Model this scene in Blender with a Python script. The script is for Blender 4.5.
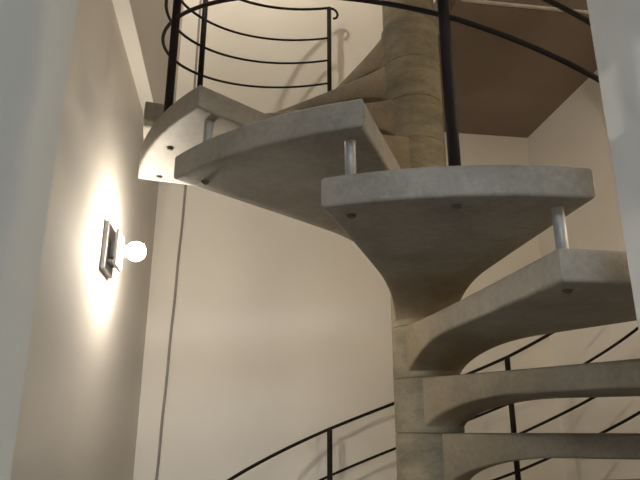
import bpy, bmesh, math, random
from mathutils import Vector, Matrix

random.seed(7)
scene = bpy.context.scene
for o in list(bpy.data.objects):
    bpy.data.objects.remove(o, do_unlink=True)
COL = scene.collection
EYE = 1.5                                   # camera height above the floor

# ------------------------------------------------------------------ camera
cam_data = bpy.data.cameras.new('camera')
cam = bpy.data.objects.new('camera', cam_data)
COL.objects.link(cam)
cam_data.sensor_width = 36.0
cam_data.lens = 603.9 / 640 * 36.0
cam_data.clip_start = 0.02
cam.location = (0, 0, EYE)
cam.rotation_euler = (math.radians(90) + 0.3035, 0, -math.radians(8.1))
scene.camera = cam

# ------------------------------------------------------------------ world / exposure
world = bpy.data.worlds.new('world')
scene.world = world
world.use_nodes = True
bg = world.node_tree.nodes['Background']
bg.inputs['Color'].default_value = (0.5, 0.55, 0.6, 1)
bg.inputs['Strength'].default_value = 0.0
vs = scene.view_settings
vs.view_transform = 'Standard'
vs.look = 'None'
vs.exposure = 0.0
vs.gamma = 1.0
vs.use_curve_mapping = False
LAMP_COL = (1.0, 0.90, 0.755)
LAMP_LOW = 345.0                            # globe radiance of the sconce in view
LAMP_UP = 760.0                             # globe radiance of the sconce one storey up
ROOM_COL = (0.90, 0.96, 1.0)
FILL_SIDE = 270.0                           # dimmer fill globe, added out of view on the doorway side
ROOM_FILL = 17.5                             # added fill panel, unseen, over the room the camera stands in


# ------------------------------------------------------------------ materials
def new_mat(name):
    m = bpy.data.materials.new(name)
    m.use_nodes = True
    nt = m.node_tree
    return m, nt, nt.nodes['Principled BSDF']


def noise(nt, scale, detail=6.0, rough=0.6, vec=None):
    n = nt.nodes.new('ShaderNodeTexNoise')
    n.inputs['Scale'].default_value = scale
    n.inputs['Detail'].default_value = detail
    n.inputs['Roughness'].default_value = rough
    if vec is not None:
        nt.links.new(vec, n.inputs['Vector'])
    return n


def ramp(nt, fac, stops):
    r = nt.nodes.new('ShaderNodeValToRGB')
    e = r.color_ramp.elements
    while len(e) < len(stops):
        e.new(0.5)
    for el, (p, c) in zip(e, stops):
        el.position = p
        el.color = (c[0], c[1], c[2], 1)
    nt.links.new(fac, r.inputs['Fac'])
    return r


def bump(nt, bsdf, height, strength, dist):
    b = nt.nodes.new('ShaderNodeBump')
    b.inputs['Strength'].default_value = strength
    b.inputs['Distance'].default_value = dist
    nt.links.new(height, b.inputs['Height'])
    nt.links.new(b.outputs['Normal'], bsdf.inputs['Normal'])


def geom_pos(nt, scale=(1, 1, 1)):
    g = nt.nodes.new('ShaderNodeNewGeometry')
    mp = nt.nodes.new('ShaderNodeMapping')
    mp.inputs['Scale'].default_value = scale
    nt.links.new(g.outputs['Position'], mp.inputs['Vector'])
    return mp.outputs['Vector']


def plaster(name, a, b, rough=0.85):
    m, nt, bs = new_mat(name)
    v = geom_pos(nt)
    n = noise(nt, 1.6, 5, 0.55, v)
    r = ramp(nt, n.outputs['Fac'], [(0.35, a), (0.68, b)])
    nt.links.new(r.outputs['Color'], bs.inputs['Base Color'])
    bs.inputs['Roughness'].default_value = rough
    f = noise(nt, 140, 3, 0.6, v)
    bump(nt, bs, f.outputs['Fac'], 0.12, 0.002)
    return m


def concrete(name, cols, rough=0.7, stretch=(1, 1, 1), scale=5.0):
    m, nt, bs = new_mat(name)
    v = geom_pos(nt, stretch)
    n1 = noise(nt, scale, 8, 0.65, v)
    r = ramp(nt, n1.outputs['Fac'], [(0.3, cols[0]), (0.5, cols[1]), (0.7, cols[2])])
    n2 = noise(nt, 60, 4, 0.7, v)
    r2 = ramp(nt, n2.outputs['Fac'], [(0.3, (0.82, 0.82, 0.82)), (0.7, (1.08, 1.08, 1.08))])
    mx = nt.nodes.new('ShaderNodeMix')
    mx.data_type = 'RGBA'
    mx.blend_type = 'MULTIPLY'
    mx.inputs[0].default_value = 1.0
    nt.links.new(r.outputs['Color'], mx.inputs[6])
    nt.links.new(r2.outputs['Color'], mx.inputs[7])
    nt.links.new(mx.outputs[2], bs.inputs['Base Color'])
    bs.inputs['Roughness'].default_value = rough
    n3 = noise(nt, 90, 5, 0.7, v)
    bump(nt, bs, n3.outputs['Fac'], 0.25, 0.003)
    return m


def plain(name, col, rough=0.5, metal=0.0, grain=0.08):
    m, nt, bs = new_mat(name)
    n = noise(nt, 40, 4, 0.6, geom_pos(nt))
    lo = tuple(c * (1 - grain) for c in col)
    hi = tuple(min(1, c * (1 + grain)) for c in col)
    r = ramp(nt, n.outputs['Fac'], [(0.35, lo), (0.65, hi)])
    nt.links.new(r.outputs['Color'], bs.inputs['Base Color'])
    bs.inputs['Roughness'].default_value = rough
    bs.inputs['Metallic'].default_value = metal
    return m


def glow(name, col, strength):
    m, nt, bs = new_mat(name)
    bs.inputs['Base Color'].default_value = (0.9, 0.88, 0.84, 1)
    bs.inputs['Emission Color'].default_value = (*col, 1)
    bs.inputs['Emission Strength'].default_value = strength
    return m


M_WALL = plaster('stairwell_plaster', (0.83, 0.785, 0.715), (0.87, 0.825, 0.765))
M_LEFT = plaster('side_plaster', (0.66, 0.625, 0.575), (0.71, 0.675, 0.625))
M_ROOM = plaster('room_plaster', (0.60, 0.61, 0.60), (0.66, 0.67, 0.66))
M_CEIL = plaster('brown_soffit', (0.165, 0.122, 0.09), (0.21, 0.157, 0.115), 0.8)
M_CONC = concrete('tread_concrete', ((0.185, 0.165, 0.138), (0.25, 0.225, 0.19), (0.315, 0.285, 0.245)), 0.62)


def browner_hub(m):
    """browner towards the hub, plain concrete tone outwards, with a ragged limit"""
    nt = m.node_tree
    bs = nt.nodes['Principled BSDF']
    src = bs.inputs['Base Color'].links[0].from_socket
    tc = nt.nodes.new('ShaderNodeTexCoord')
    mp = nt.nodes.new('ShaderNodeMapping')
    mp.inputs['Scale'].default_value = (1, 1, 0)
    nt.links.new(tc.outputs['Object'], mp.inputs['Vector'])
    ln = nt.nodes.new('ShaderNodeVectorMath')
    ln.operation = 'LENGTH'
    nt.links.new(mp.outputs['Vector'], ln.inputs[0])
    nz = noise(nt, 9, 5, 0.6, tc.outputs['Object'])
    ad = nt.nodes.new('ShaderNodeMath')
    ad.operation = 'MULTIPLY_ADD'
    ad.inputs[1].default_value = 0.25
    nt.links.new(nz.outputs['Fac'], ad.inputs[0])
    nt.links.new(ln.outputs['Value'], ad.inputs[2])
    r = ramp(nt, ad.outputs[0], [(0.25, (1.02, 0.90, 0.69)), (0.75, (1, 1, 1))])
    mx = nt.nodes.new('ShaderNodeMix')
    mx.data_type = 'RGBA'
    mx.blend_type = 'MULTIPLY'
    mx.inputs[0].default_value = 1.0
    nt.links.new(src, mx.inputs[6])
    nt.links.new(r.outputs['Color'], mx.inputs[7])
    nt.links.new(mx.outputs[2], bs.inputs['Base Color'])


browner_hub(M_CONC)
M_CORE = concrete('column_concrete', ((0.145, 0.125, 0.083), (0.235, 0.202, 0.138), (0.34, 0.292, 0.205)), 0.72, (1, 1, 2.6), 6.0)
M_STEEL = plain('galvanised_steel', (0.30, 0.295, 0.285), 0.5, 0.3)
M_BLACK = plain('dark_brown_paint', (0.014, 0.009, 0.008), 0.65)
M_BLACK.node_tree.nodes['Principled BSDF'].inputs['Specular IOR Level'].default_value = 0.2
M_BOLT = plain('dark_bolt', (0.13, 0.105, 0.08), 0.6, 0.2)
M_CABLE = plain('grey_cable', (0.30, 0.275, 0.255), 0.6)
M_FIX = plain('sconce_grey_metal', (0.36, 0.35, 0.345), 0.5)
M_FRAME = plain('white_lamp_frame', (0.62, 0.61, 0.60), 0.45)
M_FLOOR = concrete('floor_screed', ((0.25, 0.235, 0.21), (0.31, 0.29, 0.26), (0.36, 0.34, 0.31)), 0.6, (1, 1, 1), 2.0)
M_STRIP = plain('pale_edge', (0.62, 0.58, 0.54), 0.35, 0.6)
M_GLOBE = glow('lit_globe', LAMP_COL, LAMP_LOW)
M_GLOBE_UP = glow('lit_globe_upper', LAMP_COL, LAMP_UP)
M_GLOBE_FILL = glow('fill_globe_side', (1.0, 0.82, 0.58), FILL_SIDE)
M_PANEL = glow('lit_fill_panel', ROOM_COL, ROOM_FILL)


# ------------------------------------------------------------------ mesh helpers
def obj(name, bm, mat, parent=None, smooth=False, bevel=0.0, seg=2, loc=None):
    me = bpy.data.meshes.new(name)
    bmesh.ops.recalc_face_normals(bm, faces=bm.faces)
    bm.to_mesh(me)
    bm.free()
    if smooth:
        for p in me.polygons:
            p.use_smooth = True
    me.materials.append(mat)
    o = bpy.data.objects.new(name, me)
    COL.objects.link(o)
    if parent is not None:
        o.parent = parent
    if loc is not None:
        o.location = loc
    if bevel:
        b = o.modifiers.new('bevel', 'BEVEL')
        b.width = bevel
        b.segments = seg
        b.limit_method = 'ANGLE'
        b.angle_limit = math.radians(40)
    return o


def link_copy(src, parent=None):
    c = src.copy()
    COL.objects.link(c)
    c.parent = parent
    return c


def add_box(bm, x0, x1, y0, y1, z0, z1):
    v = [bm.verts.new(p) for p in ((x0, y0, z0), (x1, y0, z0), (x1, y1, z0), (x0, y1, z0),
                                   (x0, y0, z1), (x1, y0, z1), (x1, y1, z1), (x0, y1, z1))]
    for f in ((0, 3, 2, 1), (4, 5, 6, 7), (0, 1, 5, 4), (1, 2, 6, 5), (2, 3, 7, 6), (3, 0, 4, 7)):
        bm.faces.new([v[i] for i in f])


def add_prism(bm, pts, z0, z1):
    lo = [bm.verts.new((x, y, z0)) for x, y in pts]
    hi = [bm.verts.new((x, y, z1)) for x, y in pts]
    n = len(pts)
    bm.faces.new(list(reversed(lo)))
    bm.faces.new(hi)
    for i in range(n):
        bm.faces.new((lo[i], lo[(i + 1) % n], hi[(i + 1) % n], hi[i]))


def add_lathe(bm, prof, n=32):
    """prof: list of (radius, z), closed with caps where radius > 0"""
    rings = []
    for r, z in prof:
        if r < 1e-6:
            rings.append([bm.verts.new((0, 0, z))])
        else:
            rings.append([bm.verts.new((r * math.cos(2 * math.pi * i / n), r * math.sin(2 * math.pi * i / n), z)) for i in range(n)])
    for a, b in zip(rings, rings[1:]):
        for i in range(n):
            j = (i + 1) % n
            if len(a) == 1 and len(b) == 1:
                continue
            if len(a) == 1:
                bm.faces.new((a[0], b[i], b[j]))
            elif len(b) == 1:
                bm.faces.new((a[i], b[0], a[j]))
            else:
                bm.faces.new((a[i], a[j], b[j], b[i]))
    if len(rings[0]) > 1:
        bm.faces.new(list(reversed(rings[0])))
    if len(rings[-1]) > 1:
        bm.faces.new(rings[-1])


def add_tube(bm, pts, r, n=8):
    pts = [Vector(p) for p in pts]
    rings = []
    ref = Vector((0, 0, 1))
    for i, p in enumerate(pts):
        t = (pts[min(i + 1, len(pts) - 1)] - pts[max(i - 1, 0)]).normalized()
        if abs(t.dot(ref)) > 0.95:
            ref = Vector((1, 0, 0)) if abs(t.x) < 0.9 else Vector((0, 1, 0))
        a = t.cross(ref).normalized()
        b = t.cross(a).normalized()
        ref = b if abs(b.dot(ref)) > 0 and False else ref
        rings.append([bm.verts.new(p + (a * math.cos(2 * math.pi * k / n) + b * math.sin(2 * math.pi * k / n)) * r) for k in range(n)])
    for A, B in zip(rings, rings[1:]):
        for k in range(n):
            j = (k + 1) % n
            bm.faces.new((A[k], A[j], B[j], B[k]))
    bm.faces.new(list(reversed(rings[0])))
    bm.faces.new(rings[-1])


def tag(o, label, cat, group=None):
    o['label'] = label
    o['category'] = cat
    if group:
        o['group'] = group
    return o


def struct(name, bm, mat, label, cat, bevel=0.0):
    o = obj(name, bm, mat, bevel=bevel)
    o['kind'] = 'structure'
    o['label'] = label
    o['category'] = cat
    return o


# ------------------------------------------------------------------ the place
WL, WR, WB, WF = -0.448, 1.762, 3.19, 0.95      # stairwell wall faces
TOP = 5.95                                     # ceiling above the upper storey
SOFF = EYE + 1.36                              # height where the left wall steps forward
T = 0.2

bm = bmesh.new()
add_box(bm, -2.2, 2.4, -3.2, WB + T, -0.15, 0)
struct('floor', bm, M_FLOOR, 'grey screed floor of the stairwell and the room before it', 'floor')

bm = bmesh.new()
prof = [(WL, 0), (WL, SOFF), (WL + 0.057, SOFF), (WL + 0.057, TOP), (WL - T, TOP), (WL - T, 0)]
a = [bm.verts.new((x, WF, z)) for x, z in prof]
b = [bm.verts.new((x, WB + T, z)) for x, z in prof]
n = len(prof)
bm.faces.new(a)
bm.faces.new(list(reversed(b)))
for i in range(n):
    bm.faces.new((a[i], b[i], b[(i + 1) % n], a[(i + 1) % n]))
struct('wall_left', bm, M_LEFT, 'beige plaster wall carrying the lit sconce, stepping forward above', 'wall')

bm = bmesh.new()
add_box(bm, WL, WR + T, WB, WB + T, 0, TOP)
struct('wall_back', bm, M_WALL, 'pale beige plaster wall behind the spiral stair', 'wall')
bm = bmesh.new()
add_box(bm, WR, WR + T, WF, WB, 0, TOP)
struct('wall_right', bm, M_WALL, 'warm beige plaster wall beside the stair under the brown landing', 'wall')

# front wall with the door opening the photograph is taken through
JL, JR, JT, WF0 = -0.298, 0.6865, 2.5, 0.50
bm = bmesh.new()
add_box(bm, -2.2, JL, WF0, WF, 0, TOP)
struct('wall_front', bm, M_ROOM, 'smooth grey wall end at the side of the doorway by the sconce', 'wall', 0.004)
bm = bmesh.new()
add_box(bm, JR, 2.4, WF0, WF, 0, TOP)
struct('wall_front_jamb', bm, M_ROOM, 'pale grey wall end at the doorway beside the treads', 'wall', 0.004)
bm = bmesh.new()
add_box(bm, JL, JR, WF0, WF, JT, TOP)
struct('wall_front_lintel', bm, M_ROOM, 'grey wall above the doorway', 'wall')

# room in front of the doorway
RC = 2.75
bm = bmesh.new()
add_box(bm, -2.4, -2.2, -3.2, WF, 0, RC)
struct('wall_room_side', bm, M_ROOM, 'grey side wall of the room before the stairwell', 'wall')
bm = bmesh.new()
add_box(bm, 2.4, 2.6, -3.2, WF, 0, RC)
struct('wall_room_far_side', bm, M_ROOM, 'grey wall of the room before the stairwell', 'wall')
bm = bmesh.new()
add_box(bm, -2.4, 2.6, -3.4, -3.2, 0, RC)
struct('wall_room_end', bm, M_ROOM, 'grey end wall of the room before the stairwell', 'wall')
bm = bmesh.new()
add_box(bm, -2.4, 2.6, -3.4, WF0, RC, RC + 0.15)
struct('ceiling_room', bm, M_ROOM, 'pale grey ceiling of the room before the stairwell', 'ceiling')
bm = bmesh.new()
add_box(bm, WL - T, WR + T, WF0, WB + T, TOP, TOP + 0.15)
struct('ceiling_stairwell', bm, M_WALL, 'pale ceiling at the top of the stairwell', 'ceiling')

# upper landing: quarter slab behind and beside the column
SL0, SL1 = EYE + 1.735, EYE + 1.93
bm = bmesh.new()
add_prism(bm, [(0.875, 2.05), (WR, 2.05), (WR, WB), (0.875, WB)], SL0, SL1)
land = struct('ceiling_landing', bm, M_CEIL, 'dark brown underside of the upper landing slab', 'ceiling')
bm = bmesh.new()
add_box(bm, 0.90, 1.50, 2.036, 2.05, SL0 + 0.006, SL0 + 0.014)  # narrow pale strip along the front edge of the slab
o = obj('edge_strip', bm, M_STRIP, land)
o['label'] = 'pale edge strip'

# ------------------------------------------------------------------ spiral staircase
CX, CY = 0.6837, 2.1138
HR = 0.1795                                   # rise
DA = 26.5                                     # turn per tread, degrees
A0 = -29.33 + 15.94                           # azimuth of the middle of tread 0
RT, TH, HALF = 1.0406, 0.0706, 15.94
Z0 = EYE + 0.5257                             # top of tread 0
RH = 0.118                                    # hub radius
K0, K1 = -6, 10


def rot_az(p, az):
    a = math.radians(az)
    return (CX + p * math.sin(a), CY - p * math.cos(a))


stair = bpy.data.objects.new('spiral_staircase', None)
COL.objects.link(stair)
stair.location = (CX, CY, 0)
tag(stair, 'grey concrete spiral staircase with dark metal rod railing around a round column', 'staircase')

bm = bmesh.new()
add_lathe(bm, [(0.110, 0.0), (0.110, TOP)], 40)
col = obj('column', bm, M_CORE, stair, smooth=False)
for p in col.data.polygons:
    p.use_smooth = abs(p.normal.z) < 0.5
col['label'] = 'round brownish concrete column'


def tread_mesh():
    """one wedge with rounded edges; the underside sweeps down into the hub"""
    bm = bmesh.new()
    NR, NT, c = 36, 14, 0.008
    wh = 0.106

    r0, wo = 0.113, RT * math.sin(math.radians(HALF))

    def P(s, t):
        r = r0 + (RT - r0) * s
        f = math.asin(min(0.97, (wh + (wo - wh) * s ** 1.12) / r)) * t
        return r * math.sin(f), -r * math.cos(f)

    def depth(x, y):
        r = math.hypot(x, y)
        q = min(1.0, max(0.0, (r - r0) / 0.33))
        return TH + (HR - 0.003 - TH) * (1 - math.sqrt(max(0.0, 1 - (1 - q) ** 2)))

    def ring(s, inset=0.0):
        w = wh + (wo - wh) * s
        e = c / w
        seq = []
        for j in range(NT + 1):
            seq.append(((-1 + 2 * j / NT) * (1 - e), 0, 0.0))
        for a in (30, 60, 90):
            q = math.radians(a)
            seq.append((1 - e + e * math.sin(q), 0, c * (1 - math.cos(q))))
        for a in (90, 60, 30):
            q = math.radians(a)
            seq.append((1 - e + e * math.sin(q), 1, c * (1 - math.cos(q))))
        for j in range(NT, -1, -1):
            seq.append(((-1 + 2 * j / NT) * (1 - e), 1, 0.0))
        for a in (30, 60, 90):
            q = math.radians(a)
            seq.append((-(1 - e + e * math.sin(q)), 1, c * (1 - math.cos(q))))
        for a in (90, 60, 30):
            q = math.radians(a)
            seq.append((-(1 - e + e * math.sin(q)), 0, c * (1 - math.cos(q))))
        out = []
        for t, bot, dz in seq:
            x, y = P(s, t)
            d = depth(x, y)
            dz = max(dz, inset)
            out.append(bm.verts.new((x, y, -d + dz if bot else -dz)))
        return out

    st = [(i / NR) ** 2.0 * (1 - c) for i in range(NR + 1)]
    rings = [ring(s) for s in st]
    for a in (30, 60, 90):
        q = math.radians(a)
        rings.append(ring(1 - c + c * math.sin(q), c * (1 - math.cos(q))))
    m = len(rings[0])
    for A, B in zip(rings, rings[1:]):
        for k in range(m):
            bm.faces.new((A[k], A[(k + 1) % m], B[(k + 1) % m], B[k]))
    bm.faces.new(rings[0])
    L = rings[-1]
    top = list(range(0, NT + 1))
    bot = [NT + 7 + NT - j for j in range(NT + 1)]
    for j in range(NT):
        bm.faces.new((L[top[j]], L[top[j + 1]], L[bot[j + 1]], L[bot[j]]))
    bm.faces.new([L[k] for k in range(NT, NT + 8)])
    bm.faces.new([L[k % m] for k in range(2 * NT + 7, m + 1)])
    return bm


proto = obj('tread', tread_mesh(), M_CONC, stair)
for p in proto.data.polygons:
    p.use_smooth = True
proto.data.set_sharp_from_angle(angle=math.radians(50))

bm = bmesh.new()
add_lathe(bm, [(RH - 0.002, -HR + 0.0005), (RH, -HR + 0.002), (RH, -0.002), (RH - 0.002, -0.0005)], 48)
hub_me = obj('hub', bm, M_CORE, None)
for p in hub_me.data.polygons:
    p.use_smooth = abs(p.normal.z) < 0.3
hub_me.data.set_sharp_from_angle(angle=math.radians(30))
bm = bmesh.new()
add_lathe(bm, [(0.012, 0.004), (0.012, -0.002), (0.0085, -0.0025), (0.0085, -0.006), (0.005, -0.008)], 12)
bolt_me = obj('bolt', bm, M_BOLT, None)
bm = bmesh.new()
add_lathe(bm, [(0.0145, 0), (0.0145, 0.002), (0.013, 0.003), (0.013, HR - TH - 0.002), (0.0145, HR - TH - 0.001), (0.0145, HR - TH)], 20)
rod_me = obj('spacer_rod', bm, M_STEEL, None, smooth=False)
for p in rod_me.data.polygons:
    p.use_smooth = abs(p.normal.z) < 0.5

POST = {-6: -169.25, -4: -116.75, -2: -66.0, 0: -13.2, 2: 39.0, 4: 90.0, 6: 138.75, 8: 191.25, 10: 248.0}
treads = {}
first = True
for k in range(K0, K1 + 1):
    az = A0 + DA * k
    t = proto if first else link_copy(proto, stair)
    t.location = (0, 0, Z0 - HR * k)
    t.rotation_euler = (0, 0, math.radians(az))
    treads[k] = t
    h = hub_me if first else link_copy(hub_me, t)
    h.parent = t
    h['label'] = 'brownish concrete hub ring'
    # bolts under the tread: lower end of the spacer and foot of the baluster post
    spots = [(-DA / 2 - 0.0, 0.972)]
    if k in POST:
        spots.append((POST[k] - az, 0.985))
    for n_, (da, rr) in enumerate(spots):
        b = bolt_me if (first and n_ == 0) else link_copy(bolt_me, t)
        b.parent = t
        a = math.radians(da)
        b.location = (rr * math.sin(a), -rr * math.cos(a), -TH)
    if k < K1:
        s = rod_me if first else link_copy(rod_me, stair)
        s.parent = stair
        a = math.radians(az + DA / 2)
        s.location = (0.972 * math.sin(a), -0.972 * math.cos(a), Z0 - HR * (k + 1))
    first = False

# railing: four helical rods on square-set round posts
HEL = [(-400, 1.956 + 0.0067 * 230.75), (-169.25, 1.956), (-12.55, 0.92), (138.75, -0.19), (191.45, -0.53), (600, -0.53 - 0.0068 * 408.55)]


def low_rail(az):
    for (a0, z0), (a1, z1) in zip(HEL, HEL[1:]):
        if a0 <= az <= a1:
            return EYE + z0 + (z1 - z0) * (az - a0) / (a1 - a0)


OFFS = [0.0, 0.157, 0.313, 0.53]
RR = 1.0
for k, az in POST.items():
    a = math.radians(az)
    zb, zt = Z0 - HR * k, low_rail(az) + OFFS[-1] + 0.004
    bm = bmesh.new()
    add_lathe(bm, [(0.0133, zb), (0.0133, zt - 0.004), (0.009, zt)], 14)
    o = obj('baluster_post', bm, M_BLACK, stair, loc=(RR * math.sin(a), -RR * math.cos(a), 0))
    for p in o.data.polygons:
        p.use_smooth = abs(p.normal.z) < 0.5
END = 248.0
for i, off in enumerate(OFFS):
    pts = []
    az = -169.25
    while az <= END + 0.01:
        a = math.radians(az)
        pts.append((RR * math.sin(a), -RR * math.cos(a), low_rail(az) + off))
        az += 2.0
    if i == 3:      # curled end of the handrail beyond the last post
        a = math.radians(-169.25)
        P = Vector((RR * math.sin(a), -RR * math.cos(a), low_rail(-169.25) + off))
        tdir = Vector((-math.cos(a), -math.sin(a), 0))
        cur = []
        rad = 0.042
        for j in range(1, 13):
            q = math.radians(165) * j / 12
            rj = rad * (1 - 0.30 * j / 12)
            cur.append(P + tdir * (0.02 + rj * math.sin(q)) + Vector((0, 0, -rad + rj * math.cos(q))))
        pts = [tuple(c) for c in reversed(cur)] + [tuple(P)] + pts[1:]
    bm = bmesh.new()
    add_tube(bm, pts, 0.0075 if i == 3 else 0.0062, 8)
    o = obj('handrail' if i == 3 else 'rail', bm, M_BLACK, stair, smooth=True)

# ------------------------------------------------------------------ wall sconces


def sconce(loc, rotz, globe_mat, label):
    root = bpy.data.objects.new('wall_sconce', None)
    COL.objects.link(root)
    root.location = loc
    root.rotation_euler = (0, 0, rotz)
    tag(root, label, 'wall lamp')
    bm = bmesh.new()
    add_box(bm, 0, 0.016, -0.075, 0.075, -0.083, 0.083)
    obj('backplate', bm, M_FIX, root, bevel=0.003)
    bm = bmesh.new()
    add_box(bm, 0.036, 0.048, -0.052, 0.052, -0.062, 0.062)
    fp = obj('front_plate', bm, M_FIX, root, bevel=0.003)
    bm = bmesh.new()
    add_box(bm, 0.016, 0.034, -0.02, 0.02, -0.030, 0.030)
    add_box(bm, 0.016, 0.034, -0.04, 0.04, -0.052, -0.040)
    obj('spacer_block', bm, M_FIX, root, bevel=0.002)
    bm = bmesh.new()
    add_lathe(bm, [(0.021, 0.0), (0.021, 0.018), (0.016, 0.022)], 24)
    o = obj('lamp_holder', bm, M_FIX, root, loc=(0.048, 0, 0))
    o.rotation_euler = (0, math.radians(90), 0)
    bm = bmesh.new()
    bmesh.ops.create_uvsphere(bm, u_segments=20, v_segments=12, radius=0.034)
    g = obj('globe_bulb', bm, globe_mat, root, smooth=True, loc=(0.099, 0, 0))
    g['label'] = 'glowing round white bulb'
    return root


sconce((WL, 2.08, EYE + 0.588), 0, M_GLOBE, 'lit wall sconce with square metal plates and round glowing bulb')
sconce((WL + 0.057, 2.25, EYE + 3.25), 0, M_GLOBE_UP, 'lit wall sconce of the upper storey, above the landing')
sconce((1.35, WF, EYE + 0.62), math.radians(90), M_GLOBE_FILL, 'added fill lamp in sconce form, unseen behind the doorway wall')  # added to brighten the right side of the stairwell

# ------------------------------------------------------------------ cable down the back wall
bm = bmesh.new()
pts = []
for i in range(41):
    z = 0.02 + (EYE + 2.9) * i / 40
    x = -0.338 + 0.026 * (z - EYE + 0.2) + 0.0012 * math.sin(i * 1.7)
    pts.append((min(x, -0.29), WB - 0.006, z))
add_tube(bm, pts, 0.0065, 8)
o = obj('cable', bm, M_CABLE, None, smooth=True)
tag(o, 'thin dark grey cable running down the back wall near the corner', 'cable')

# ------------------------------------------------------------------ unseen fill panel added on the front room ceiling
root = bpy.data.objects.new('ceiling_fill_panel', None)
COL.objects.link(root)
root.location = (0.1, -1.3, RC)
tag(root, 'added square fill panel on the ceiling behind the camera', 'ceiling lamp')
bm = bmesh.new()
add_box(bm, -0.64, 0.64, -0.64, 0.64, -0.04, 0)
obj('frame', bm, M_FRAME, root, bevel=0.004)
bm = bmesh.new()
add_box(bm, -0.60, 0.60, -0.60, 0.60, -0.052, -0.0401)
obj('diffuser', bm, M_PANEL, root)
